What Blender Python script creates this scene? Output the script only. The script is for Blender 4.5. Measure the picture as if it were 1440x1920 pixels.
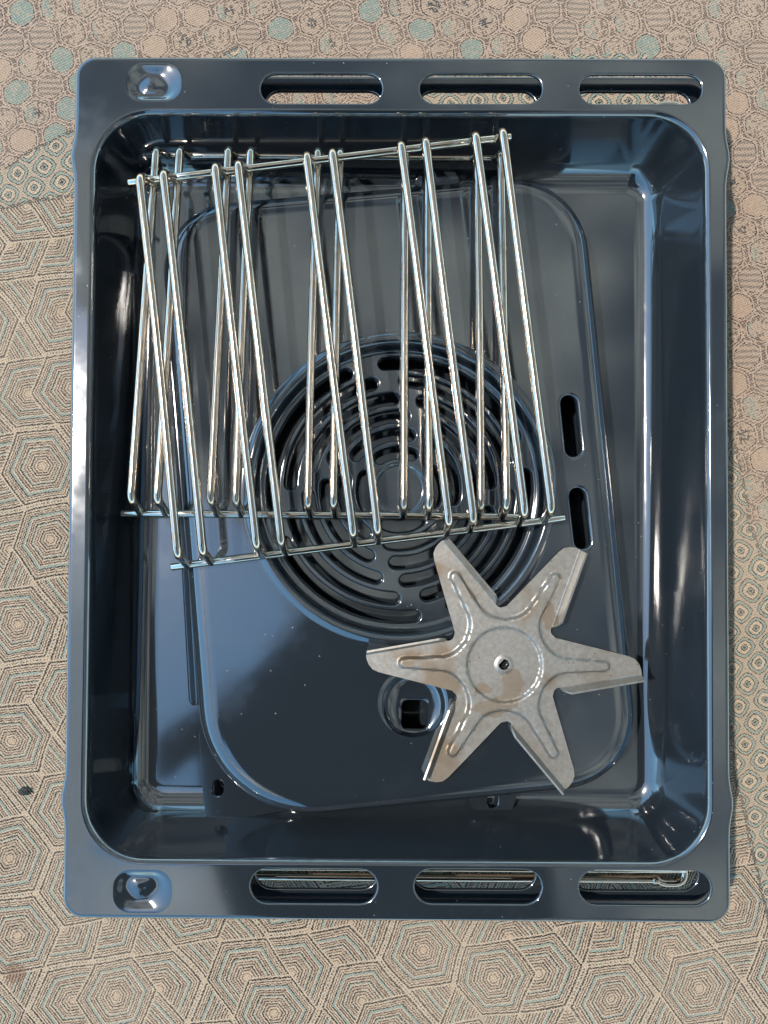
import bpy, bmesh, math, random
import numpy as np
from mathutils import Vector, Matrix, Euler
from mathutils.geometry import delaunay_2d_cdt

random.seed(7)
for o in list(bpy.data.objects):
    bpy.data.objects.remove(o, do_unlink=True)
scene = bpy.context.scene
COL = scene.collection

# ------------------------------------------------------------------ camera
ZR = 0.0525                       # height of the deep tray's rim above the rug
CAM_LOC = Vector((-0.00557, -0.02554, ZR + 0.41792))
CAM_ROT = Euler((0.023718, 0.004686, 0.005331), 'XYZ')
FPX = 1442.0                      # focal length in pixels of a 1440 x 1920 picture
cam = bpy.data.cameras.new('camera')
cam.sensor_width = 36.0
cam.lens = FPX / 1920.0 * 36.0
cam.clip_start = 0.01
cam.clip_end = 100.0
camo = bpy.data.objects.new('camera', cam)
camo.location = CAM_LOC
camo.rotation_euler = CAM_ROT
COL.objects.link(camo)
scene.camera = camo

# ------------------------------------------------------------------ light
SUN_EL, SUN_AZ = 62.0, 74.0      # azimuth measured from +Y (top of the picture), counter-clockwise
world = bpy.data.worlds.new('World')
scene.world = world
world.use_nodes = True
wn = world.node_tree.nodes
sky = wn.new('ShaderNodeTexSky')
sky.sky_type = 'NISHITA'
sky.sun_disc = False
sky.air_density = 1.0
sky.dust_density = 0.3
sky.ozone_density = 0.0
sky.sun_elevation = math.radians(SUN_EL)
sky.sun_rotation = math.radians(-SUN_AZ)
wn['Background'].inputs['Strength'].default_value = 0.15
hs = wn.new('ShaderNodeHueSaturation')           # shifts and saturates the sky so the enamel mirrors a bluer patch
hs.inputs['Hue'].default_value = 0.482
hs.inputs['Saturation'].default_value = 1.22
world.node_tree.links.new(sky.outputs[0], hs.inputs['Color'])
world.node_tree.links.new(hs.outputs[0], wn['Background'].inputs['Color'])

sl = bpy.data.lights.new('sun', 'SUN')
sl.energy = 2.0
sl.angle = math.radians(1.5)
sl.color = (1.0, 0.93, 0.84)
so = bpy.data.objects.new('sun', sl)
az = math.radians(SUN_AZ)
el = math.radians(SUN_EL)
sdir = Vector((-math.sin(az) * math.cos(el), math.cos(az) * math.cos(el), math.sin(el)))
so.rotation_euler = sdir.to_track_quat('Z', 'Y').to_euler()
so.location = sdir * 3
COL.objects.link(so)

vs = scene.view_settings
vs.view_transform = 'Standard'
vs.look = 'None'
vs.gamma = 1.0
vs.use_curve_mapping = False
vs.exposure = 1.4

cy = scene.cycles
cy.max_bounces = 6
cy.diffuse_bounces = 3
cy.glossy_bounces = 5
cy.transmission_bounces = 3
cy.caustics_reflective = False
cy.caustics_refractive = False

# ------------------------------------------------------------------ measuring helper: photo point at a known height
_R = CAM_ROT.to_matrix()
def P(px, py, z):
    d = _R @ Vector(((px - 720) / FPX, (960 - py) / FPX, -1.0))
    t = (z - CAM_LOC.z) / d.z
    return CAM_LOC + d * t

# ------------------------------------------------------------------ node expression helper
class X:
    def __init__(s, nt, sock): s.nt, s.s = nt, sock
    def m(s, op, *a):
        n = s.nt.nodes.new('ShaderNodeMath'); n.operation = op
        for i, v in enumerate((s,) + a):
            if isinstance(v, X): s.nt.links.new(v.s, n.inputs[i])
            else: n.inputs[i].default_value = v
        return X(s.nt, n.outputs[0])
    def c(s, v):
        n = s.nt.nodes.new('ShaderNodeValue'); n.outputs[0].default_value = v
        return X(s.nt, n.outputs[0])
    def __add__(s, o): return s.m('ADD', o)
    def __sub__(s, o): return s.m('SUBTRACT', o)
    def __mul__(s, o): return s.m('MULTIPLY', o)
    def __truediv__(s, o): return s.m('DIVIDE', o)
    __radd__ = __add__
    __rmul__ = __mul__
    def __rsub__(s, o): return (s * -1.0) + o
    def abs(s): return s.m('ABSOLUTE')
    def floor(s): return s.m('FLOOR')
    def fract(s): return s.m('FRACT')
    def gt(s, o): return s.m('GREATER_THAN', o)
    def lt(s, o): return s.m('LESS_THAN', o)
    def max(s, o): return s.m('MAXIMUM', o)
    def min(s, o): return s.m('MINIMUM', o)
    def sin(s): return s.m('SINE')
    def sqrt(s): return s.m('SQRT')
    def clamp(s):
        r = s.m('ADD', 0.0); r.s.node.use_clamp = True; return r
    def step(s, a, b):            # smoothstep a..b -> 0..1
        n = s.nt.nodes.new('ShaderNodeMapRange'); n.interpolation_type = 'SMOOTHSTEP'
        s.nt.links.new(s.s, n.inputs['Value'])
        n.inputs['From Min'].default_value = a; n.inputs['From Max'].default_value = b
        return X(s.nt, n.outputs['Result'])
    def mix(s, a, b):             # s is factor, numbers
        return a + (b - a) * s

def pick(f, a, b):                # factor f: a*(1-f)+b*f  (sockets)
    return a + (b - a) * f

def colmix(nt, f, a, b):
    n = nt.nodes.new('ShaderNodeMix'); n.data_type = 'RGBA'
    def put(v, sock):
        if isinstance(v, X): nt.links.new(v.s, sock)
        elif isinstance(v, tuple): sock.default_value = v + (1,) if len(v) == 3 else v
        elif isinstance(v, (int, float)): sock.default_value = v
        else: nt.links.new(v, sock)
    put(f, n.inputs[0]); put(a, n.inputs[6]); put(b, n.inputs[7])
    return n.outputs[2]

def new_mat(name):
    m = bpy.data.materials.new(name); m.use_nodes = True
    nt = m.node_tree
    return m, nt, nt.nodes['Principled BSDF']

def tex_noise(nt, vec, scale, detail=2.0, rough=0.5):
    n = nt.nodes.new('ShaderNodeTexNoise')
    n.inputs['Scale'].default_value = scale; n.inputs['Detail'].default_value = detail
    n.inputs['Roughness'].default_value = rough
    nt.links.new(vec, n.inputs['Vector'])
    return X(nt, n.outputs['Fac'])

def world_pos(nt):
    return nt.nodes.new('ShaderNodeNewGeometry').outputs['Position']

def ramp(nt, fac, stops, interp='CONSTANT'):
    r = nt.nodes.new('ShaderNodeValToRGB'); r.color_ramp.interpolation = interp
    e = r.color_ramp.elements
    while len(e) > 1: e.remove(e[-1])
    e[0].position = stops[0][0]; e[0].color = stops[0][1] + (1,)
    for p, c in stops[1:]:
        k = e.new(p); k.color = c + (1,)
    nt.links.new(fac.s, r.inputs[0])
    return r.outputs[0]

def bump(nt, h, strength, dist, bsdf, inp='Normal'):
    b = nt.nodes.new('ShaderNodeBump')
    b.inputs['Strength'].default_value = strength; b.inputs['Distance'].default_value = dist
    nt.links.new(h.s, b.inputs['Height']); nt.links.new(b.outputs[0], bsdf.inputs[inp])
    return b

# ------------------------------------------------------------------ materials
def mat_enamel():
    m, nt, b = new_mat('blue_enamel')
    pos = world_pos(nt)
    v = nt.nodes.new('ShaderNodeTexVoronoi'); v.feature = 'F1'
    v.inputs['Scale'].default_value = 250.0
    nt.links.new(pos, v.inputs['Vector'])
    sep = nt.nodes.new('ShaderNodeSeparateColor'); nt.links.new(v.outputs['Color'], sep.inputs[0])
    r1 = X(nt, sep.outputs[0]); r2 = X(nt, sep.outputs[1])
    big = tex_noise(nt, pos, 9.0, 2.0)
    size = r2 * r2 * r2 * 0.06 + 0.024
    speck = X(nt, v.outputs['Distance']).lt(size) * r1.lt(big.step(0.35, 0.75) * 0.65 + 0.25)
    dust = tex_noise(nt, pos, 38.0, 4.0, 0.65).step(0.55, 0.8) * big.step(0.4, 0.7)
    base = colmix(nt, dust * 0.10, (0.0135, 0.0178, 0.0222), (0.10, 0.10, 0.095))
    base = colmix(nt, speck * 0.42, base, (0.26, 0.27, 0.27))
    nt.links.new(base, b.inputs['Base Color'])
    smear = tex_noise(nt, pos, 14.0, 4.0, 0.7).step(0.48, 0.68)
    rg = speck * 0.4 + dust * 0.08 + smear * 0.07 + 0.07
    nt.links.new(rg.s, b.inputs['Roughness'])
    b.inputs['IOR'].default_value = 2.3
    wob = tex_noise(nt, pos, 22.0, 0.0)
    bump(nt, wob, 0.10, 0.0016, b)
    return m

def mat_chrome():
    m, nt, b = new_mat('chrome_wire')
    pos = world_pos(nt)
    n = tex_noise(nt, pos, 120.0, 3.0)
    col = colmix(nt, n.step(0.45, 0.75), (0.585, 0.50, 0.415), (0.39, 0.325, 0.255))
    nt.links.new(col, b.inputs['Base Color'])
    b.inputs['Metallic'].default_value = 1.0
    rg = n.step(0.4, 0.8) * 0.14 + 0.10
    nt.links.new(rg.s, b.inputs['Roughness'])
    bump(nt, tex_noise(nt, pos, 260.0, 2.0), 0.06, 0.001, b)
    return m

def mat_steel():
    m, nt, b = new_mat('stained_steel')
    pos = world_pos(nt)
    mot = tex_noise(nt, pos, 420.0, 3.0, 0.7)
    cloud = tex_noise(nt, pos, 42.0, 3.0, 0.6)
    c = colmix(nt, mot.step(0.3, 0.72), (0.27, 0.252, 0.226), (0.34, 0.32, 0.29))
    c = colmix(nt, cloud.step(0.45, 0.75) * 0.6, c, (0.245, 0.215, 0.17))
    sp = nt.nodes.new('ShaderNodeSeparateXYZ'); nt.links.new(pos, sp.inputs[0])
    sx, sy = X(nt, sp.outputs[0]), X(nt, sp.outputs[1])
    wash = tex_noise(nt, pos, 70.0, 3.0, 0.6)
    stain = tex_noise(nt, pos, 25.0, 2.0, 0.55).step(0.56, 0.64)
    for px, py, rx, ry in ((832, 1440, 0.010, 0.012), (958, 1292, 0.006, 0.011), (925, 1325, 0.012, 0.006), (1030, 1150, 0.004, 0.010), (905, 1290, 0.006, 0.004)):
        q = P(px, py, 0.041)
        dx, dy = (sx - q.x) / rx, (sy - q.y) / ry
        stain = stain.max(((dx * dx + dy * dy).sqrt() + (wash - 0.5) * 2.2).step(1.0, 0.8) * 0.85)
    c = colmix(nt, stain * 0.85, c, (0.165, 0.122, 0.08))
    v = nt.nodes.new('ShaderNodeTexVoronoi'); v.inputs['Scale'].default_value = 330.0
    nt.links.new(pos, v.inputs['Vector'])
    sep = nt.nodes.new('ShaderNodeSeparateColor'); nt.links.new(v.outputs['Color'], sep.inputs[0])
    pit = X(nt, v.outputs['Distance']).lt(0.15) * X(nt, sep.outputs[0]).lt(cloud.step(0.4, 0.65) * 0.45)
    c = colmix(nt, pit * 0.7, c, (0.09, 0.07, 0.055))
    nt.links.new(c, b.inputs['Base Color'])
    b.inputs['Metallic'].default_value = 0.72
    rg = mot * 0.12 + stain * 0.12 + 0.33
    nt.links.new(rg.s, b.inputs['Roughness'])
    bump(nt, mot, 0.08, 0.0005, b)
    return m

def plain(name, col, rough=0.6, metal=0.0):
    m, nt, b = new_mat(name)
    pos = world_pos(nt)
    n = tex_noise(nt, pos, 90.0, 3.0)
    c = colmix(nt, n, tuple(x * 0.75 for x in col), tuple(min(1, x * 1.2) for x in col))
    nt.links.new(c, b.inputs['Base Color'])
    b.inputs['Roughness'].default_value = rough
    b.inputs['Metallic'].default_value = metal
    return m

def mat_rug():
    m, nt, b = new_mat('woven_rug')
    N = nt.nodes
    pos = world_pos(nt)
    # gentle warp of the weave
    wn_ = N.new('ShaderNodeTexNoise'); wn_.inputs['Scale'].default_value = 16.0
    wn_.inputs['Detail'].default_value = 1.0
    nt.links.new(pos, wn_.inputs['Vector'])
    sub = N.new('ShaderNodeVectorMath'); sub.operation = 'SUBTRACT'
    nt.links.new(wn_.outputs['Color'], sub.inputs[0]); sub.inputs[1].default_value = (0.5, 0.5, 0.5)
    mul = N.new('ShaderNodeVectorMath'); mul.operation = 'MULTIPLY_ADD'
    nt.links.new(sub.outputs[0], mul.inputs[0]); mul.inputs[1].default_value = (0.0105, 0.0105, 0)
    nt.links.new(pos, mul.inputs[2])
    # stitch-sized jitter so that printed lines break up like yarn
    jn = N.new('ShaderNodeTexNoise'); jn.inputs['Scale'].default_value = 900.0
    jn.inputs['Detail'].default_value = 0.0
    nt.links.new(pos, jn.inputs['Vector'])
    jsub = N.new('ShaderNodeVectorMath'); jsub.operation = 'SUBTRACT'
    nt.links.new(jn.outputs['Color'], jsub.inputs[0]); jsub.inputs[1].default_value = (0.5, 0.5, 0.5)
    jmul = N.new('ShaderNodeVectorMath'); jmul.operation = 'MULTIPLY_ADD'
    nt.links.new(jsub.outputs[0], jmul.inputs[0]); jmul.inputs[1].default_value = (0.0011, 0.0011, 0)
    nt.links.new(mul.outputs[0], jmul.inputs[2])
    rot = N.new('ShaderNodeVectorRotate'); rot.rotation_type = 'Z_AXIS'
    rot.inputs['Angle'].default_value = math.radians(-9.0)
    nt.links.new(jmul.outputs[0], rot.inputs['Vector'])
    sp = N.new('ShaderNodeSeparateXYZ'); nt.links.new(rot.outputs[0], sp.inputs[0])
    x, y = X(nt, sp.outputs[0]), X(nt, sp.outputs[1])
    rp = N.new('ShaderNodeSeparateXYZ'); nt.links.new(mul.outputs[0], rp.inputs[0])
    wx, wy = X(nt, rp.outputs[0]), X(nt, rp.outputs[1])

    def rnd(a, c, w):
        comb = N.new('ShaderNodeCombineXYZ')
        nt.links.new((a * 37.0).floor().s, comb.inputs[0]); nt.links.new((c * 37.0).floor().s, comb.inputs[1])
        comb.inputs[2].default_value = w
        wnz = N.new('ShaderNodeTexWhiteNoise'); wnz.noise_dimensions = '3D'
        nt.links.new(comb.outputs[0], wnz.inputs[0])
        return X(nt, wnz.outputs['Value'])

    def lattice(px, py, rx, ry):
        """nearest centre of the two-point rectangular lattice: local offset and centre"""
        ax = px - ((px / rx).floor() + 0.5) * rx
        ay = py - ((py / ry).floor() + 0.5) * ry
        qx, qy = px - rx / 2, py - ry / 2
        bx = qx - ((qx / rx).floor() + 0.5) * rx
        by = qy - ((qy / ry).floor() + 0.5) * ry
        f = (ax * ax + ay * ay).gt(bx * bx + by * by)
        lx, ly = pick(f, ax, bx), pick(f, ay, by)
        return lx, ly, px - lx, py - ly

    # ---- field B: interlocking concentric hexagons
    S = 0.0268
    rho = 0.85 * S
    best = None
    for i in range(3):
        lx, ly, cx_, cy_ = lattice(x - i * S, y, 3 * S, math.sqrt(3) * S)
        hd = ly.abs().max(lx.abs() * 0.866 + ly.abs() * 0.5)
        pr = rnd(cx_ / S + 0.31, cy_ / S + 0.17, 1.0 + i)
        sc = hd.lt(rho) * (pr + 0.05)
        if best is None: best, bhd, bid = sc, hd, pr
        else:
            g = sc.gt(best)
            bhd = pick(g, bhd, hd); bid = pick(g, bid, pr); best = best.max(sc)
    t = (rho - bhd) / rho + (bid - 0.5) * 0.05 * (bhd / rho).lt(0.78)
    beige = (0.415, 0.325, 0.232); beige2 = (0.345, 0.265, 0.19)
    black = (0.009, 0.013, 0.015); brown = (0.062, 0.038, 0.032); teal = (0.19, 0.245, 0.21)
    colB = ramp(nt, t, [(0.0, beige), (0.045, black), (0.093, beige), (0.13, brown), (0.162, beige), (0.195, brown), (0.225, beige), (0.26, black), (0.29, teal), (0.345, beige),
                        (0.38, brown), (0.412, beige2), (0.44, brown), (0.47, beige), (0.505, black), (0.54, teal), (0.565, beige), (0.60, brown), (0.63, beige2), (0.67, brown), (0.70, beige),
                        (0.74, black), (0.775, beige2), (0.82, brown), (0.85, beige), (0.895, brown), (0.92, (0.39, 0.285, 0.195))])
    # ---- field A: rounded honeycomb cells with mixed fillings
    SA = 0.0192
    la, lb, ca, cb = lattice(x, y, SA * 1.02, SA * 1.62)
    hx = la.abs().max(la.abs() * 0.5 + lb.abs() * 0.866)
    eu = (la * la + lb * lb).sqrt()
    ha = (hx * 0.6 + eu * 0.4) / SA
    ra = rnd(ca / SA + 0.27, cb / SA + 0.41, 9.0)
    rb = rnd(ca / SA + 0.27, cb / SA + 0.41, 19.0)
    outl = ha.gt(0.372) * ha.lt(0.408)
    inner = ha.lt(0.365)
    weave_n = tex_noise(nt, pos, 620.0, 1.0)
    fill = colmix(nt, weave_n.step(0.53, 0.6), (0.335, 0.252, 0.19), (0.11, 0.08, 0.066))
    fillT = colmix(nt, weave_n.step(0.50, 0.62), (0.155, 0.215, 0.185), (0.28, 0.25, 0.20))
    fillP = colmix(nt, weave_n.step(0.45, 0.62), (0.36, 0.252, 0.182), (0.30, 0.225, 0.17))
    stripe = ((lb + la * 0.15) * (1.0 / 0.0036)).fract().gt(0.55)
    fillS = colmix(nt, stripe, (0.32, 0.24, 0.185), (0.17, 0.135, 0.11))
    dotm = (eu / SA).lt(rb * 0.10 + 0.13) * weave_n.gt(0.47)
    fillD = colmix(nt, dotm, fill, (0.022, 0.03, 0.036))
    cA = colmix(nt, ra.lt(0.62), fill, fillD)
    cA = colmix(nt, ra.lt(0.44), cA, fillS)
    cA = colmix(nt, ra.lt(0.22), cA, fillP)
    cA = colmix(nt, ra.lt(0.12), cA, fillT)
    tealedge = (la / SA + rb * 0.5).lt(0.05) * weave_n.gt(0.5) * ra.gt(0.5)
    cA = colmix(nt, tealedge * 0.8, cA, (0.16, 0.225, 0.195))
    ground = (0.365, 0.268, 0.208)
    colA = colmix(nt, inner, ground, cA)
    outl2 = ha.gt(0.455) * weave_n.gt(0.44)
    colA = colmix(nt, (outl * weave_n.gt(0.40)).max(outl2 * 0.75), colA, (0.022, 0.018, 0.018))
    # ---- field C: small rosettes
    SC = 0.0135
    lc, ld, cc, cd = lattice(x, y, SC * 1.25, SC * 1.7)
    ec = ((lc * lc + ld * ld).sqrt() * 0.55 + (lc.abs() + ld.abs()) * 0.35) / SC
    colC = ramp(nt, ec, [(0.0, black), (0.07, teal), (0.12, black), (0.165, beige), (0.30, black), (0.345, teal), (0.45, black),
                         (0.49, beige2), (0.60, teal), (0.66, brown), (0.72, beige)])
    # ---- where each field lies (edges of the patchwork, in metres)
    def side(p, q):
        a, c = P(p[0], p[1], 0), P(q[0], q[1], 0)
        d = (c - a).normalized(); n = Vector((-d.y, d.x))
        return (wx - a.x) * n.x + (wy - a.y) * n.y     # >0 on the left when walking from p to q
    wob = tex_noise(nt, pos, 60.0, 1.0) * 0.004 - 0.002
    sL1 = side((0, 318), (140, 245)) + wob            # above it: honeycomb
    sL2 = side((0, 382), (140, 372)) + wob            # below it: hexagons
    sR1 = side((1415, 990), (1352, 715)) + wob        # left of it: rosettes / right: honeycomb
    sR2 = side((1425, 1640), (1352, 1290)) + wob      # left of it: hexagons
    sT = side((900, 120), (1250, 88)) + wob           # above it: honeycomb
    leftc = wx.lt(-0.10)
    rightc = wx.gt(0.10)
    midc = leftc.max(rightc) * -1.0 + 1.0
    isA_L = sL1.gt(0.0); isB_L = sL2.lt(0.0)
    isA_R = (sR1.lt(0.0) * wy.gt(-0.02)).max(sT.gt(0.0)); isB_R = sR2.gt(0.0) * wy.lt(-0.08)
    isA_M = wx.lt(0.015).max(sT.gt(0.0)) * wy.gt(0.1); isB_M = wy.lt(0.0)
    isA = leftc * isA_L + rightc * isA_R + midc * isA_M
    isB = (leftc * isB_L + rightc * isB_R + midc * isB_M)
    col = colmix(nt, isA, colC, colA)
    col = colmix(nt, isB, col, colB)
    border = ((sL1.abs().lt(0.0011) + sL2.abs().lt(0.0012)) * leftc + (sR1.abs().lt(0.0013) * wy.gt(-0.04) * wy.lt(0.12) + sR2.abs().lt(0.0013) * wy.lt(-0.09)) * rightc).clamp()
    col = colmix(nt, border * weave_n.gt(0.46) * 0.85, col, (0.02, 0.024, 0.027))
    # ---- yarn: fine ribs across the rug, fading and stains
    th = math.radians(-14)
    u = wx * math.cos(th) + wy * math.sin(th); v = wy * math.cos(th) - wx * math.sin(th)
    fine = tex_noise(nt, pos, 1300.0, 1.0)
    rib = (u * (2 * math.pi / 0.00235) + weave_n * 3.0).sin() * (v * (2 * math.pi / 0.0018) + weave_n * 3.0).sin()
    yarn = (rib * 0.5 + 0.5) * 0.55 + fine * 0.45
    # stitches let the ground yarn show through the dark lines, and dark yarn through the ground
    col = colmix(nt, yarn.step(0.54, 0.62) * 0.48, col, (0.405, 0.32, 0.24))
    col = colmix(nt, yarn.step(0.42, 0.27) * 0.45, col, (0.085, 0.066, 0.055))
    fade = tex_noise(nt, pos, 7.0, 3.0)
    col = colmix(nt, fade.step(0.35, 0.75) * 0.22, col, (0.42, 0.33, 0.245))
    grime = tex_noise(nt, pos, 70.0, 4.0, 0.7)
    col = colmix(nt, grime.step(0.5, 0.75) * 0.22, col, (0.14, 0.11, 0.09))
    sx, sy = P(28, 1822, 0).x, P(28, 1822, 0).y
    st = (((wx - sx) * (wx - sx) + (wy - sy) * (wy - sy)).sqrt() + weave_n * 0.006 + fade * 0.01).lt(0.0135)
    col = colmix(nt, st * 0.45, col, (0.12, 0.05, 0.03))
    col = colmix(nt, 0.10, col, (0.0, 0.0, 0.0))
    nt.links.new(col, b.inputs['Base Color'])
    b.inputs['Roughness'].default_value = 0.95
    b.inputs['Specular IOR Level'].default_value = 0.12
    bump(nt, yarn, 0.7, 0.0010, b)
    return m

ENAMEL = mat_enamel()
CHROME = mat_chrome()
STEEL = mat_steel()
RUG = mat_rug()

# ------------------------------------------------------------------ mesh helpers
def inside(poly, pts):
    poly = np.asarray(poly); pts = np.asarray(pts)
    x, y = pts[:, 0], pts[:, 1]
    c = np.zeros(len(pts), bool)
    n = len(poly)
    for i in range(n):
        x1, y1 = poly[i]; x2, y2 = poly[(i + 1) % n]
        if y1 == y2: continue
        cond = ((y1 > y) != (y2 > y)) & (x < (x2 - x1) * (y - y1) / (y2 - y1) + x1)
        c ^= cond
    return c

class MB:
    def __init__(s): s.v, s.f = [], []
    def loop(s, pts):
        k = len(s.v); s.v += [tuple(p) for p in pts]
        return list(range(k, k + len(pts)))
    def bridge(s, a, b):
        n = len(a)
        for i in range(n):
            j = (i + 1) % n
            s.f.append((a[i], a[j], b[j], b[i]))
    def strip(s, a, b):
        for i in range(len(a) - 1): s.f.append((a[i], a[i + 1], b[i + 1], b[i]))
    def rings(s, loops):
        L = [s.loop(l) for l in loops]
        for a, b in zip(L, L[1:]): s.bridge(a, b)
        return L
    def fill(s, outer, holes=(), extra=()):
        ids = list(outer); edges = []
        def ring(l, base):
            n = len(l)
            return [(base + i, base + (i + 1) % n) for i in range(n)]
        edges += ring(outer, 0)
        for h in holes:
            edges += ring(h, len(ids)); ids += list(h)
        if extra:
            ids += s.loop(extra)
        co = [Vector(s.v[i][:2]) for i in ids]
        vo, eo, fo, ov, oe, of = delaunay_2d_cdt(co, edges, [], 0, 1e-9)
        tri = np.array([list(f) for f in fo])
        vv = np.array([list(p) for p in vo])
        cen = vv[tri].mean(axis=1)
        keep = inside([s.v[i][:2] for i in outer], cen)
        for h in holes: keep &= ~inside([s.v[i][:2] for i in h], cen)
        mp = []
        for i, o_ in enumerate(ov):
            if o_: mp.append(ids[o_[0]])
            else:
                s.v.append((vo[i].x, vo[i].y, s.v[outer[0]][2])); mp.append(len(s.v) - 1)
        for f in tri[keep]:
            a, b_, c = (vv[f[0]], vv[f[1]], vv[f[2]])
            cr = (b_[0] - a[0]) * (c[1] - a[1]) - (b_[1] - a[1]) * (c[0] - a[0])
            q = [mp[k] for k in f]
            s.f.append(tuple(q if cr > 0 else q[::-1]))
    def build(s, name, mat, parent=None, smooth=True, up=True, thick=0.0, off=-1.0):
        me = bpy.data.meshes.new(name)
        me.from_pydata([tuple(p) for p in s.v], [], s.f)
        bm = bmesh.new(); bm.from_mesh(me)
        bmesh.ops.remove_doubles(bm, verts=bm.verts, dist=1e-7)
        bmesh.ops.recalc_face_normals(bm, faces=bm.faces)
        if up:
            tot = sum(f.normal.z * f.calc_area() for f in bm.faces)
            if tot < 0: bmesh.ops.reverse_faces(bm, faces=bm.faces)
        bm.to_mesh(me); bm.free()
        if smooth:
            me.polygons.foreach_set('use_smooth', [True] * len(me.polygons))
        me.materials.append(mat)
        o = bpy.data.objects.new(name, me); COL.objects.link(o)
        if parent: o.parent = parent
        if thick:
            md = o.modifiers.new('sheet', 'SOLIDIFY'); md.thickness = thick; md.offset = off
            md.use_even_offset = False
            es = o.modifiers.new('crisp', 'EDGE_SPLIT'); es.split_angle = math.radians(42)
        return o

def empty(name, loc=(0, 0, 0), **props):
    o = bpy.data.objects.new(name, None); COL.objects.link(o)
    o.location = loc; o.empty_display_size = 0.01
    for k, v in props.items(): o[k] = v
    return o

def keep_world(child, parent):
    child.parent = parent
    child.matrix_parent_inverse = Matrix.Translation(parent.location).inverted()

def rpoly(pts, rad, d=0.0, n=12, m=1):
    """closed polygon with rounded corners, grown outwards by d (points counter-clockwise); m points along each straight"""
    k = len(pts); P2 = [Vector(p[:2]) for p in pts]
    off = []
    for i in range(k):
        a, b = P2[i], P2[(i + 1) % k]
        t = (b - a).normalized(); nn = Vector((t.y, -t.x))
        off.append((a + nn * d, t))
    Q = []
    for i in range(k):
        p0, t0 = off[i - 1]; p1, t1 = off[i]
        cr = t0.x * t1.y - t0.y * t1.x
        w = p1 - p0
        s_ = (w.x * t1.y - w.y * t1.x) / cr
        Q.append(p0 + t0 * s_)
    arcs = []
    for i in range(k):
        t0, t1 = off[i - 1][1], off[i][1]
        r = max(1e-4, rad[i] + d)
        ang = t0.angle_signed(t1) * -1
        ln = r * math.tan(abs(ang) / 2)
        st = Q[i] - t0 * ln
        sg = 1 if ang > 0 else -1
        cen = st + Vector((-t0.y, t0.x)) * r * sg
        arc = []
        for j in range(n + 1):
            th = ang * j / n
            rel = st - cen
            arc.append(cen + Vector((rel.x * math.cos(th) - rel.y * math.sin(th), rel.x * math.sin(th) + rel.y * math.cos(th))))
        arcs.append(arc)
    out = []
    for i in range(k):
        out += arcs[i]
        a, b = arcs[i][-1], arcs[(i + 1) % k][0]
        for j in range(1, m): out.append(a.lerp(b, j / m))
    return out

def at_z(l2, z): return [(p[0], p[1], z) for p in l2]

def stadium(a, b, w, n=10):
    a, b = Vector(a[:2]), Vector(b[:2])
    t = (b - a).normalized(); nn = Vector((-t.y, t.x))
    out = []
    th0 = math.atan2(nn.y, nn.x)
    for j in range(n + 1): out.append(a + Vector((math.cos(th0 + math.pi * j / n), math.sin(th0 + math.pi * j / n))) * w)
    for j in range(n + 1): out.append(b + Vector((math.cos(th0 + math.pi + math.pi * j / n), math.sin(th0 + math.pi + math.pi * j / n))) * w)
    return out

def tube(mb, path, r, n=10, cap=True):
    pts = [Vector(p) for p in path]
    t_prev = None; u = None; L = []
    for i, p in enumerate(pts):
        t = ((pts[min(i + 1, len(pts) - 1)] - pts[max(i - 1, 0)])).normalized()
        if u is None:
            ref = Vector((0, 0, 1)) if abs(t.z) < 0.9 else Vector((1, 0, 0))
            u = t.cross(ref).normalized()
        else:
            u = (u - t * u.dot(t)).normalized()
        w = t.cross(u)
        L.append([p + u * (r * math.cos(2 * math.pi * k / n)) + w * (r * math.sin(2 * math.pi * k / n)) for k in range(n)])
    R_ = mb.rings(L)
    if cap:
        for l, sgn in ((R_[0], -1), (R_[-1], 1)):
            c = Vector((0, 0, 0))
            for i in l: c += Vector(mb.v[i])
            c /= len(l)
            tdir = (pts[0] - pts[1] if sgn < 0 else pts[-1] - pts[-2]).normalized()
            inner = mb.loop([Vector(mb.v[i]).lerp(c, 0.25) + tdir * r * 0.18 for i in l])
            mb.bridge(l, inner)
            mb.f.append(tuple(inner))

def fillet_path(pts, r, n=6):
    pts = [Vector(p) for p in pts]; out = [pts[0]]
    for i in range(1, len(pts) - 1):
        a, b, c = pts[i - 1], pts[i], pts[i + 1]
        d0, d1 = (a - b).normalized(), (c - b).normalized()
        rr = min(r, (a - b).length * 0.49, (c - b).length * 0.49)
        p0, p1 = b + d0 * rr, b + d1 * rr
        for j in range(n + 1):
            s_ = j / n
            out.append(p0 * (1 - s_) ** 2 + b * 2 * s_ * (1 - s_) + p1 * s_ ** 2)
    out.append(pts[-1]); return out

# ------------------------------------------------------------------ setting: rug and added unseen sheets overhead
def rug_z(x, y):                          # soft folds, flat under the trays
    k = max(0.0, min(1.0, (max(abs(x) - 0.19, abs(y) - 0.245)) / 0.05))
    return 0.0011 * k * (math.sin(x * 31 + y * 9) + 0.7 * math.sin(y * 37 - x * 14 + 1.0) - 0.6)
mb = MB()
nx, ny = 160, 190
for j in range(ny + 1):
    for i in range(nx + 1):
        x_, y_ = -1.2 + 2.4 * i / nx, -1.4 + 2.8 * j / ny
        mb.v.append((x_, y_, rug_z(x_, y_)))
for j in range(ny):
    for i in range(nx):
        k = j * (nx + 1) + i
        mb.f.append((k, k + 1, k + nx + 2, k + nx + 1))
rug = mb.build('rug', RUG)
rug['kind'] = 'structure'

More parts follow.
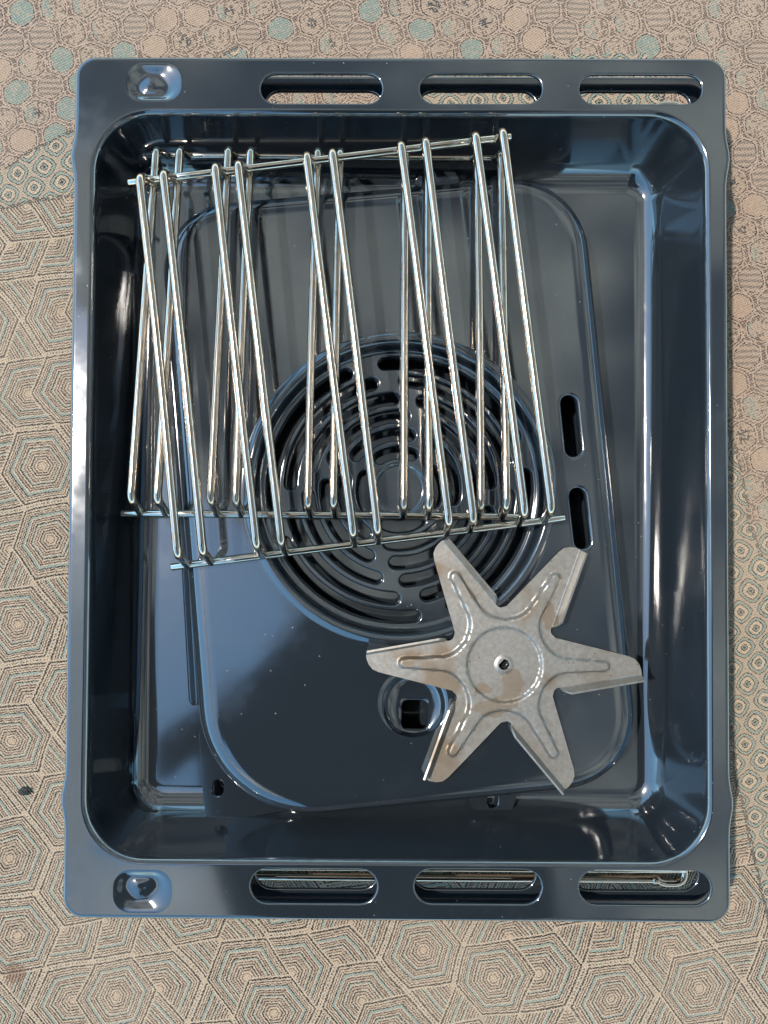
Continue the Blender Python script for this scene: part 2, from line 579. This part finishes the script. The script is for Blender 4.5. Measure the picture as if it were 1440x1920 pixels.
# added unseen sheets high overhead: they block sky and shape the enamel's reflections
ZC = 5.0
def mirror(px, py):                       # sheet point that a level mirror at tray height shows at this photo point
    p = P(px, py, 0.025); f = (ZC - 0.025) / (CAM_LOC.z - 0.025)
    return Vector((p.x + (p.x - CAM_LOC.x) * f, p.y + (p.y - CAM_LOC.y) * f))
def reflection_sheet(name, pts, mat, sag):
    w = [mirror(*p) for p in pts]
    ar = sum(w[i].x * w[(i + 1) % len(w)].y - w[(i + 1) % len(w)].x * w[i].y for i in range(len(w)))
    if ar < 0: w = w[::-1]
    mb = MB()
    l = mb.loop([(p.x, p.y, ZC) for p in rpoly(w, [0.06] * len(w), 0.0, n=5, m=10)])
    xs = [mb.v[i][0] for i in l]; ys = [mb.v[i][1] for i in l]
    poly = [mb.v[i][:2] for i in l]
    g = []
    for i in range(1, 40):
        for j in range(1, 40):
            g.append((min(xs) + (max(xs) - min(xs)) * i / 40 + 0.003 * (j % 2), min(ys) + (max(ys) - min(ys)) * j / 40))
    ok = inside(poly, g)
    mb.fill(l, (), [(p[0], p[1], ZC + sag * (math.sin(p[0] * 2.1 + 0.4) + 0.5 * math.sin(p[1] * 3.3))) for p, k in zip(g, ok) if k])
    o = mb.build(name, mat, thick=0.003)
    o['kind'] = 'structure'
def mat_sheet(name, col, trans, low=None):
    m, nt, b = new_mat(name)
    pos = world_pos(nt)
    n = tex_noise(nt, pos, 0.9, 3.0).step(0.35, 0.65)
    c = colmix(nt, n, low or tuple(v * 0.8 for v in col), col)
    tr = nt.nodes.new('ShaderNodeBsdfTranslucent'); nt.links.new(c, tr.inputs[0])
    nt.links.new(c, b.inputs['Base Color']); b.inputs['Roughness'].default_value = 0.9
    mx = nt.nodes.new('ShaderNodeMixShader'); mx.inputs[0].default_value = trans
    nt.links.new(b.outputs[0], mx.inputs[1]); nt.links.new(tr.outputs[0], mx.inputs[2])
    nt.links.new(mx.outputs[0], nt.nodes['Material Output'].inputs['Surface'])
    return m
reflection_sheet('reflection_sheet', [(-500, -2600), (4300, -2600), (4300, 4300), (1040, 4300), (1000, 1180), (570, 1150), (430, 960), (232, 850), (232, 640), (125, 560), (125, -60)], mat_sheet('mottled_sheet', (0.82, 0.79, 0.71), 0.7, (0.33, 0.345, 0.36)), 0.03)  # added, unseen: covers most of the sky that enamel and chrome would mirror
reflection_sheet('dark_reflection_sheet', [(600, 1120), (1030, 1150), (1070, 4300), (350, 4300), (470, 1800), (380, 1560), (374, 1405), (283, 1490), (283, 1385), (470, 1262)], mat_sheet('dark_sheet', (0.035, 0.037, 0.042), 0.1), -0.03)  # added, unseen: dark stand-in for the person leaning over the tray
reflection_sheet('pale_reflection_sheet', [(100, 900), (170, 900), (186, 1600), (440, 1612), (452, 1790), (100, 1790)], mat_sheet('pale_sheet', (0.92, 0.90, 0.86), 0.85), 0.02)  # added, unseen: gives the left rim something pale to mirror

# ------------------------------------------------------------------ trays
OHX, OHY = 0.1798, 0.2356
IHX, IHY = 0.1690, 0.2048
def rect(hx, hy): return [(hx, -hy), (hx, hy), (-hx, hy), (-hx, -hy)]

def outer_loop(d):
    base = rpoly(rect(OHX, OHY), [0.0115] * 4, d, n=10, m=90)
    out = []
    for p in base:
        q = p.copy()
        if abs(p.x) > OHX - 0.006:
            for yb in (P(133, 292, ZR).y, P(113, 1500, ZR).y):
                q.x += math.copysign(0.0022 * math.exp(-((p.y - yb) / 0.0085) ** 2), p.x)
        out.append(q)
    return out

SLOTS = []
for xa, xb in ((487, 718), (786, 1018), (1086, 1318)):
    SLOTS.append((P(xa + 29, 166.5, ZR), P(xb - 29, 166.5, ZR), 0.0084))
for xa, xb in ((469, 707), (777, 1016), (1086, 1333)):
    SLOTS.append((P(xa + 32, 1664.5, ZR), P(xb - 32, 1664.5, ZR), 0.0094))
for k, (a, b, w) in enumerate(SLOTS):       # the punch runs parallel to the rim
    yy = (SLOTS[0][0].y + SLOTS[2][1].y) / 2 if k < 3 else (SLOTS[3][0].y + SLOTS[5][1].y) / 2
    a.y = yy; b.y = yy
DIMPLES = [(P(288, 154, ZR), 0.0150, 0.0103, 1), (P(267, 1671, ZR), 0.0154, 0.0108, -1)]

def make_tray(name, zr, depth, prof, rf, **props):
    root = empty(name, (0, 0, zr - depth), **props)
    parts = []
    # basin: rolled edge, wall, fillet, floor
    mb = MB()
    def inner(d):
        t = max(0.0, min(1.0, d / prof[-1][0]))
        r = 0.0325 * (1 - t) + rf * t
        return rpoly(rect(IHX, IHY), [r + max(0, d)] * 4, -d, n=14, m=8)
    loops = [at_z(inner(d), zr + z) for d, z in prof]
    fl = prof[-1]
    L = mb.rings(loops)
    flat = mb.loop(at_z(rpoly(rect(IHX - fl[0], IHY - fl[0]), [rf] * 4, -0.004, n=14, m=8), zr + fl[1]))
    mb.bridge(L[-1], flat)
    mb.fill(flat)
    parts.append(mb.build('basin', ENAMEL, thick=0.0009))
    # rim: flat flange with six slots, turned-down outer edge
    mb = MB()
    Lo = mb.rings([at_z(outer_loop(d), zr + z) for d, z in ((0.0, -0.0085), (0.0, -0.0024), (-0.0003, -0.0011), (-0.0009, -0.0003), (-0.0019, 0.0), (-0.0028, 0.0))])
    d0 = prof[0][0]
    li = mb.loop(at_z(inner(d0), zr))
    holes = [li]
    for a, b, w in SLOTS:
        R_ = mb.rings([at_z(stadium(a, b, w + e), zr + z) for e, z in ((0.0009, 0.0), (0.0006, 0.0), (0.0002, -0.0001), (-0.0001, -0.0004), (-0.0003, -0.0009), (-0.0003, -0.0016))])
        holes.append(R_[0])
    dl = []
    for c, hx, hy, sg in DIMPLES:
        l2 = [Vector((c.x, c.y)) + p for p in rpoly(rect(hx, hy), [0.0085] * 4, 0.0012, n=8, m=4)]
        h = mb.loop(at_z(l2, zr)); holes.append(h)
    mb.fill(Lo[-1], holes)
    parts.append(mb.build('rim', ENAMEL, thick=0.0009))
    # pressed stop dimples near two corners
    for c, hx, hy, sg in DIMPLES:
        mb = MB()
        cc = Vector((c.x, c.y))
        prof2 = [(1.0, 0.0012, 0.0), (1.0, 0.0007, 0.0), (1.0, 0.0, -0.0001), (0.93, 0, -0.0004), (0.85, 0, -0.0010), (0.76, 0, -0.0018), (0.67, 0, -0.0026), (0.58, 0, -0.0031),
                 (0.48, 0, -0.0031), (0.38, 0, -0.0026), (0.27, 0, -0.0021), (0.16, 0, -0.0018), (0.07, 0, -0.0017)]
        loops = []
        for s_, g, z in prof2:
            base = rpoly(rect(hx, hy), [0.0085] * 4, g, n=8, m=4)
            lp = []
            for p in base:
                u = p.x / hx
                k = 1.0 - s_
                # the raised core narrows towards the outer edge of the tray and leans to the corner
                narrow = 1.0 - 0.9 * k * max(0.0, sg * p.y / hy)
                q = Vector((p.x * s_ * narrow - 0.0016 * k, p.y * s_ - sg * 0.002 * k))
                tilt = 0.62 * (1.0 + 0.25 * u * k)
                lp.append((cc.x + q.x, cc.y + q.y, zr + z * tilt))
            loops.append(lp)
        R_ = mb.rings(loops)
        mb.f.append(tuple(R_[-1]))
        parts.append(mb.build('stop_dimple', ENAMEL, thick=0.0009))
    for p in parts: keep_world(p, root)
    return root

def basin_profile(depth, inset):
    return [(-0.0016, 0.0), (-0.0011, 0.0), (-0.0003, -0.0003), (0.0006, -0.0011), (0.0013, -0.0024), (0.0018, -0.0042),
            (0.0024, -0.0072), (inset * 0.52, -depth + 0.0105), (inset * 0.60, -depth + 0.0068), (inset * 0.73, -depth + 0.0032), (inset * 0.87, -depth + 0.0009), (inset, -depth)]

Z_FLOOR = 0.0105
make_tray('shallow_tray', 0.0355, 0.0262, basin_profile(0.0262, 0.0135), 0.018,
          label='lower dark blue enamel tray nested under the big tray, showing only through its rim slots', category='tray')
make_tray('deep_tray', ZR, ZR - Z_FLOOR, basin_profile(ZR - Z_FLOOR, 0.0235), 0.0085,
          label='large deep dark blue enamel oven tray holding the racks, fan cover and fan wheel', category='tray')

# ------------------------------------------------------------------ chrome wire shelf under the trays
shelf = empty('wire_shelf', (0, 0, 0), label='chrome wire shelf lying on the rug under both trays, seen through the bottom rim slots', category='oven shelf')
zs = 0.0031
xr, xl = P(1283, 1640, zs).x, P(205, 1640, zs).x
yb, yt = P(1000, 1647, zs).y, P(1000, 203, zs).y
mb = MB()
dip = 0.0022
path = [(0, yb, zs), (xr - 0.0165, yb, zs), (xr - 0.0125, yb - dip, zs), (xr, yb - dip, zs), (xr, yt + dip, zs), (xr - 0.0125, yt + dip, zs), (xr - 0.0165, yt, zs),
        (xl + 0.0165, yt, zs), (xl + 0.0125, yt + dip, zs), (xl, yt + dip, zs), (xl, yb - dip, zs), (xl + 0.0125, yb - dip, zs), (xl + 0.0165, yb, zs), (0.0, yb, zs)]
tube(mb, fillet_path(path, 0.0075, 8), 0.0022, 12)
keep_world(mb.build('frame', CHROME, up=False), shelf)
mb = MB()
sleeve = None
for sx_ in (xr - 0.0172, xl + 0.0172):
    mb = MB()
    tube(mb, [(sx_ - 0.0016, yb, zs), (sx_ - 0.0008, yb, zs), (sx_ + 0.0008, yb, zs), (sx_ + 0.0016, yb, zs)], 0.0027, 12)
    keep_world(mb.build('weld_collar', CHROME, up=False), shelf)
wire_me = None
for k in range(11):
    yk = yb + 0.0055 + (yt - yb - 0.011) * k / 10
    if wire_me is None:
        mb = MB(); tube(mb, [(xl, 0, 0), (xl * 0.5, 0, 0), (0, 0, 0), (xr, 0, 0)], 0.0010, 8)
        o = mb.build('cross_wire', CHROME, up=False); wire_me = o.data
    else:
        o = bpy.data.objects.new('cross_wire', wire_me); COL.objects.link(o)
    o.location = (0, yk, 0.0050); keep_world(o, shelf)

# ------------------------------------------------------------------ fan cover
ZP = 0.0390
cover = empty('fan_cover', (P(747, 916, ZP).x, P(747, 916, ZP).y, Z_FLOOR),
              label='dark blue enamel fan cover panel with round slotted grille lying in the deep tray', category='fan cover')
A = [P(1177, 1446, ZP), P(1068, 345, ZP), P(322, 408, ZP), P(413, 1521, ZP)]      # counter-clockwise from bottom right
AR = [0.034, 0.036, 0.031, 0.055]
prof = [(-0.004, 0.0), (0.0, 0.0), (0.0028, -0.0005), (0.0054, -0.0019), (0.0076, -0.0043), (0.0092, -0.0078), (0.0100, -0.013), (0.0105, -0.0195), (0.0110, -0.0230),
        (0.0116, -0.0244), (0.0126, -0.0250), (0.0136, -0.0251)]
mb = MB()
L = mb.rings([at_z(rpoly(A, AR, d, n=16, m=6), ZP + z) for d, z in prof])
gc = P(749, 916, ZP)
GR = 0.0890
ring = [(gc.x + GR * math.cos(2 * math.pi * i / 128), gc.y + GR * math.sin(2 * math.pi * i / 128)) for i in range(128)]
gl = mb.loop(at_z(ring, ZP))
holes = [gl]
for a, b in (((1067, 756), (1075.5, 841)), ((1083, 930), (1092.5, 1014))):
    R_ = mb.rings([at_z(stadium(P(*a, ZP), P(*b, ZP), 0.0045 + e), ZP + z) for e, z in
                   ((0.0022, 0.0), (0.0015, 0.0), (0.0008, -0.0002), (0.0003, -0.0007), (0.0, -0.0014), (0.0, -0.0045))])
    holes.append(R_[0])
# dished square bolt hole
dc, hc = P(775, 1318, ZP), P(777.5, 1341, ZP - 0.006)
NA = 48
def circ(c, r): return [Vector((c.x + r * math.cos(2 * math.pi * i / NA), c.y + r * math.sin(2 * math.pi * i / NA))) for i in range(NA)]
def sq(c, hx, hy, p_=5.0):
    o_ = []
    for i in range(NA):
        th = 2 * math.pi * i / NA; ct, st_ = math.cos(th), math.sin(th)
        r = (abs(ct / hx) ** p_ + abs(st_ / hy) ** p_) ** (-1 / p_)
        o_.append(Vector((c.x + r * ct, c.y + r * st_)))
    return o_
c0, c1 = circ(dc, 0.0192), sq(hc, 0.0074, 0.0086)
loops = []
for s_, z in ((-0.12, 0.0), (-0.04, 0.0), (0.06, -0.0004), (0.16, -0.0016), (0.26, -0.0034), (0.38, -0.0050), (0.55, -0.0058), (0.85, -0.0060), (0.96, -0.0061), (1.0, -0.0066), (1.0, -0.0095)):
    loops.append([(a.x + (b.x - a.x) * s_, a.y + (b.y - a.y) * s_, ZP + z) for a, b in zip(c0, c1)])
R_ = mb.rings(loops); holes.append(R_[0])
mb.fill(L[0], holes)
keep_world(mb.build('panel', ENAMEL, thick=0.0008), cover)

# grille: dish and six rings of curved slots broken by four swirling spokes
mb = MB()
def circ3(r, z, n=128): return [(gc.x + r * math.cos(2 * math.pi * i / n), gc.y + r * math.sin(2 * math.pi * i / n), ZP + z) for i in range(n)]
GP = [(GR, 0.0), (0.0882, 0.0), (0.0872, 0.0005), (0.0858, 0.0014), (0.0844, 0.0018), (0.0830, 0.0013), (0.0818, -0.0004), (0.0808, -0.0034), (0.0802, -0.0058), (0.0794, -0.0074), (0.0782, -0.0080), (0.0775, -0.0080)]
Lg = mb.rings([circ3(r, z) for r, z in GP])
def arc_slot(R_, p0, p1, w, n=26, cn=8):
    """p0..p1 tip angles, clockwise degrees from the top of the picture"""
    W0 = 0.0036
    a0 = math.radians(p0) + W0 / R_; a1 = math.radians(p1) - W0 / R_
    o_ = []
    pt = lambda r, a: Vector((gc.x + r * math.sin(a), gc.y + r * math.cos(a)))
    for j in range(n + 1): o_.append(pt(R_ + w, a0 + (a1 - a0) * j / n))
    c = pt(R_, a1)
    rad = Vector((math.sin(a1), math.cos(a1))); tan = Vector((math.cos(a1), -math.sin(a1)))
    for j in range(1, cn): th = math.pi * j / cn; o_.append(c + rad * (w * math.cos(th)) + tan * (w * math.sin(th)))
    for j in range(n + 1): o_.append(pt(R_ - w, a1 + (a0 - a1) * j / n))
    c = pt(R_, a0)
    rad = Vector((math.sin(a0), math.cos(a0))); tan = Vector((math.cos(a0), -math.sin(a0)))
    for j in range(1, cn): th = math.pi * j / cn; o_.append(c - rad * (w * math.cos(th)) - tan * (w * math.sin(th)))
    return o_
holes = []
ZG = ZP - 0.0080
for R_, gap, hg in ((0.0212, 39, 9.5), (0.0316, 24, 7.5), (0.0420, 14, 6.0), (0.0523, 5, 5.4), (0.0626, -6, 5.4), (0.0728, -16, 6.2)):
    for q in range(4):
        p0, p1 = gap + 90 * q + hg, gap + 90 * (q + 1) - hg
        L2 = mb.rings([at_z(arc_slot(R_, p0, p1, w), ZG + z) for w, z in ((0.0047, 0.0), (0.0045, 0.0), (0.0041, -0.0003), (0.0037, -0.0010), (0.0034, -0.0021), (0.0033, -0.0060))])
        holes.append(L2[0])
# pressed centre boss
B_ = mb.rings([[(gc.x + r * math.cos(2 * math.pi * i / 64), gc.y + r * math.sin(2 * math.pi * i / 64), ZG + z) for i in range(64)] for r, z in
               ((0.0158, 0.0), (0.0152, -0.0001), (0.0146, -0.0007), (0.0140, -0.0013), (0.0132, -0.0015), (0.012, -0.0015))])
holes.append(B_[0])
mb.fill(B_[-1])
mb.fill(Lg[-1], holes)
keep_world(mb.build('fan_grille', ENAMEL, thick=0.0007), cover)

def tab(name, pts, z, hole, hr, rad=0.003):
    mb = MB()
    w = [P(px, py, z) for px, py in pts]
    ar = sum(w[i].x * w[(i + 1) % len(w)].y - w[(i + 1) % len(w)].x * w[i].y for i in range(len(w)))
    if ar < 0: w = w[::-1]
    o2 = rpoly(w, [rad] * len(w), -0.0004, n=5)
    o1 = rpoly(w, [rad] * len(w), 0.0, n=5)
    La = mb.loop(at_z(o1, z - 0.0008)); Lb = mb.loop(at_z(o2, z)); mb.bridge(La, Lb)
    hs = []
    if hole:
        c = P(hole[0], hole[1], z); t_ = Vector((0.09, 1.0, 0)).normalized() * hr[1]
        R_ = mb.rings([at_z(stadium(c - t_, c + t_, hr[0] + e), z + q) for e, q in ((0.0012, 0.0), (0.0005, 0.0), (0.0, -0.0005), (0.0, -0.0014))])
        hs.append(R_[0])
    mb.fill(Lb, hs)
    keep_world(mb.build(name, ENAMEL, thick=0.0008), cover)
ZT = Z_FLOOR + 0.0100
tab('corner_flange', [(371, 1345), (380, 1500), (387, 1534), (470, 1532), (585, 1512), (470, 1455), (405, 1390)], ZT, (408.5, 1478), (0.0034, 0.0014))
tab('mounting_tab', [(872, 1470), (887, 1520), (962, 1519), (978, 1460)], ZT, (924, 1501), (0.0032, 0.0014))
tab('mounting_tab', [(770, 352), (790, 320), (852, 316), (868, 350)], ZT, (806, 333), (0.003, 0.001))
# folded lip along the left edge
zl = Z_FLOOR + 0.0050
mb = MB()
a, b = P(350, 1000, zl), P(367, 1312, zl)
t_ = (b - a).normalized(); nn = Vector((-t_.y, t_.x, 0))
a2 = a - t_ * 0.16
sect = [(-0.0030, -0.0012), (-0.0030, 0.0006), (-0.0022, 0.0014), (-0.0012, 0.0012), (-0.0006, 0.0002), (0.0008, 0.0002), (0.0014, 0.0012), (0.0024, 0.0013), (0.0030, 0.0004), (0.0044, -0.0002)]
l0 = mb.loop([a2 + nn * s_ * 1.3 + Vector((0, 0, z * 1.3)) for s_, z in sect])
l1 = mb.loop([b + nn * s_ * 1.3 + Vector((0, 0, z * 1.3)) for s_, z in sect])
l2 = mb.loop([b + t_ * 0.0035 + nn * s_ * 0.9 + Vector((0, 0, -0.0014)) for s_, z in sect])
mb.strip(l0, l1); mb.strip(l1, l2)
keep_world(mb.build('folded_lip', ENAMEL, thick=0.0007), cover)

# ------------------------------------------------------------------ chrome side racks
def rack(name, tops, bots, zt, zb, rail_t, rail_b, zrt, zrb, **props):
    r0 = [P(*p, zrt) for p in rail_t]; r1 = [P(*p, zrb) for p in rail_b]
    ctr = (r0[0] + r0[1] + r1[0] + r1[1]) / 4
    root = empty(name, (ctr.x, ctr.y, min(zrt, zrb)), **props)
    for rr in (r0, r1):
        mb = MB(); d = (rr[1] - rr[0])
        tube(mb, [rr[0] + d * k / 6 for k in range(7)], 0.0021, 12)
        keep_world(mb.build('rail', CHROME, up=False), root)
    def foot(rr, q):
        s_ = (q.x - rr[0].x) / (rr[1].x - rr[0].x)
        return rr[0].lerp(rr[1], s_)
    for a, b in zip(tops, bots):
        ta, tb = P(*a, zt), P(*b, zb)
        fa, fb = foot(r0, ta), foot(r1, tb)
        mb = MB()
        pth = fillet_path([fa, ta, tb, fb], 0.0042, 7)
        # a long straight with a little spring in it
        k0 = 8
        p0, p1 = pth[k0], pth[k0 + 1]
        mids = []
        bow = Vector((random.uniform(-1, 1) * 0.0005, 0, random.uniform(-1, 1) * 0.0004))
        for j in range(1, 10):
            s_ = j / 10
            mids.append(p0.lerp(p1, s_) + bow * math.sin(math.pi * s_))
        pth = pth[:k0 + 1] + mids + pth[k0 + 1:]
        tube(mb, pth, 0.00235, 12)
        keep_world(mb.build('guide_wire', CHROME, up=False), root)
    return root
ut = [(262, 331), (306, 324), (403, 311), (446, 306), (575, 290), (623, 284), (752, 270), (798, 263), (892, 253), (943, 246)]
ub = [(333, 1039), (380, 1034), (481, 1022), (527, 1016), (662, 1000), (708, 995), (842, 980), (888, 975), (984, 962), (1034, 957)]
lt_ = [(293, 281), (337, 280), (428, 280), (470, 281), (596, 282), (638, 283), (760, 286), (803, 288), (895, 288), (939, 288)]
lb_ = [(246, 935), (295, 936), (395, 937), (442, 938), (577, 944), (625, 944), (757, 948), (805, 948), (902, 948), (950, 948)]
rack('chrome_side_rack', lt_, lb_, 0.0490, 0.0590, [(278, 291), (944, 298)], [(229, 962), (976, 969)], 0.0300, 0.0422,
     label='lower chrome wire side rack lying straight, partly under the tilted rack', category='oven rack', group='pair of chrome oven side racks')
rack('chrome_side_rack', ut, ub, 0.0725, 0.0660, [(242, 343), (957, 257)], [(322, 1063), (1058, 971)], 0.0537, 0.0460,
     label='upper chrome wire side rack lying slanted across the top of the other rack', category='oven rack', group='pair of chrome oven side racks')

# ------------------------------------------------------------------ fan wheel
ZI = ZP + 0.0031
ic = P(944.6, 1245.5, ZI)
K = (P(1044.6, 1245.5, ZI) - ic).length / 100 / 2.4        # photo units of the tracing to metres
wheel = empty('fan_impeller', (ic.x, ic.y, ZP), label='six-pointed stained steel fan wheel lying on the fan cover', category='fan wheel')
blade = [(214, -139), (232, -122), (400, -83), (562, -45), (590, -33), (608, -12), (618, 12), (621, 30), (500, 53), (380, 76), (252, 100), (238, 104), (228, 114)]
def rotp(x, y, q):
    a = -math.radians(60) * q - math.radians(0.6)
    y = -y
    return Vector((ic.x + K * (x * math.cos(a) - y * math.sin(a)), ic.y + K * (x * math.sin(a) + y * math.cos(a))))
outline = []
for q in range(6):
    for p in blade: outline.append(rotp(p[0], p[1], q))
# densify the outline
dense = []
for i in range(len(outline)):
    a, b = outline[i], outline[(i + 1) % len(outline)]
    n_ = max(1, int((b - a).length / 0.0012))
    for j in range(n_): dense.append(a.lerp(b, j / n_))
def smin(a, b, k):
    h = max(k - abs(a - b), 0.0) / k
    return min(a, b) - h * h * k * 0.25
def sst(a, b, x):
    t = max(0.0, min(1.0, (x - a) / (b - a))); return t * t * (3 - 2 * t)
def wheel_h(p):
    v = Vector((p[0] - ic.x, p[1] - ic.y)); r = v.length
    ang = math.atan2(v.y, v.x) + math.radians(0.6)
    d = r - 0.0250
    s6 = math.radians(60)
    loc = ang - round(ang / s6) * s6
    lx, ly = r * math.cos(loc), r * math.sin(loc)
    t = max(0.018, min(0.0555, lx))
    hw = 0.0050 + (0.0028 - 0.0050) * (t - 0.018) / 0.0375
    d = smin(d, math.hypot(lx - t, ly) - hw, 0.011)
    h = 0.0028 * (1 - sst(-0.0010, 0.0005, d))
    h -= 0.0021 * (1 - sst(0.0199, 0.0211, r))
    h += 0.0006 * (1 - sst(0.0042, 0.0050, r))
    return h
mb = MB()
ol = mb.loop([(p.x, p.y, ZI) for p in dense])
dh = []
for i in range(32):
    th = 2 * math.pi * i / 32
    x_, y_ = 0.0030 * math.cos(th), 0.0030 * math.sin(th)
    if x_ - y_ < -0.0030: k_ = (-0.0030 - (x_ - y_)) / 2; x_ += k_; y_ -= k_
    dh.append((ic.x + x_, ic.y + y_))
hl = mb.loop([(p[0], p[1], ZI + wheel_h(p)) for p in dh])
pts = []
g = 0.0008
nr = int(0.078 / g)
opoly = [tuple(p) for p in dense]
for j in range(-nr, nr + 1):
    for i in range(-nr - 1, nr + 1):
        pts.append((ic.x + (i + (j % 2) * 0.5) * g, ic.y + j * g * 0.866))
pts = np.array(pts)
ok = inside(opoly, pts) & (np.hypot(pts[:, 0] - ic.x, pts[:, 1] - ic.y) > 0.0034)
oa = np.array(opoly)
pts = pts[ok]
dm = np.array([np.min(np.hypot(oa[:, 0] - p[0], oa[:, 1] - p[1])) for p in pts])
pts = pts[dm > 0.0007]
mb.fill(ol, [hl], [(p[0], p[1], ZI + wheel_h(p)) for p in pts])
keep_world(mb.build('plate', STEEL, thick=0.0011), wheel)
for q in range(6):
    e0, e1 = (620, 30), (254, 100)
    dx, dy = e0[0] - e1[0], e0[1] - e1[1]; ln = math.hypot(dx, dy)
    ox, oy = -dy / ln, dx / ln                      # outward from the blade, photo y down
    ang = random.uniform(-2, 2)
    rows = []
    for s_, hz in ((0.0, 0.0), (0.18, 0.0002), (0.42, 0.0016), (0.8, 0.0042), (1.15, 0.0068)):
        w = 16 * s_ + ang * s_ * 0.3
        c0 = 0.0 + 0.10 * s_ * s_ / 1.3; c1 = 1.0 - 0.02 * s_
        row = []
        for j in range(9):
            tt = c0 + (c1 - c0) * j / 8
            p = rotp(e1[0] + dx * tt + ox * w, e1[1] + dy * tt + oy * w, q)
            row.append((p.x, p.y, ZI + hz))
        rows.append(row)
    mb = MB()
    Ls = [mb.loop(r_) for r_ in rows]
    for a, b in zip(Ls, Ls[1:]): mb.strip(a, b)
    keep_world(mb.build('fin', STEEL, thick=0.0011), wheel)

# ------------------------------------------------------------------ crumb on the rug
cb_ = P(46, 1483, 0)
bm = bmesh.new()
bmesh.ops.create_icosphere(bm, subdivisions=3, radius=0.0024)
for v in bm.verts:
    n = v.co.normalized()
    k = 1 + 0.28 * math.sin(5 * n.x + 2 * n.y) * math.cos(4 * n.z + 1.3) + 0.18 * math.sin(9 * n.y + 3 * n.x)
    v.co = Vector((v.co.x * 1.25 * k, v.co.y * 0.95 * k, v.co.z * 0.6 * k))
me = bpy.data.meshes.new('crumb'); bm.to_mesh(me); bm.free()
me.materials.append(plain('burnt_crumb', (0.018, 0.017, 0.016), 0.8))
crumb = bpy.data.objects.new('crumb', me); COL.objects.link(crumb)
crumb.location = (cb_.x, cb_.y, 0.0014)
crumb['label'] = 'small black crumb lying on the rug left of the tray'
crumb['category'] = 'crumb'
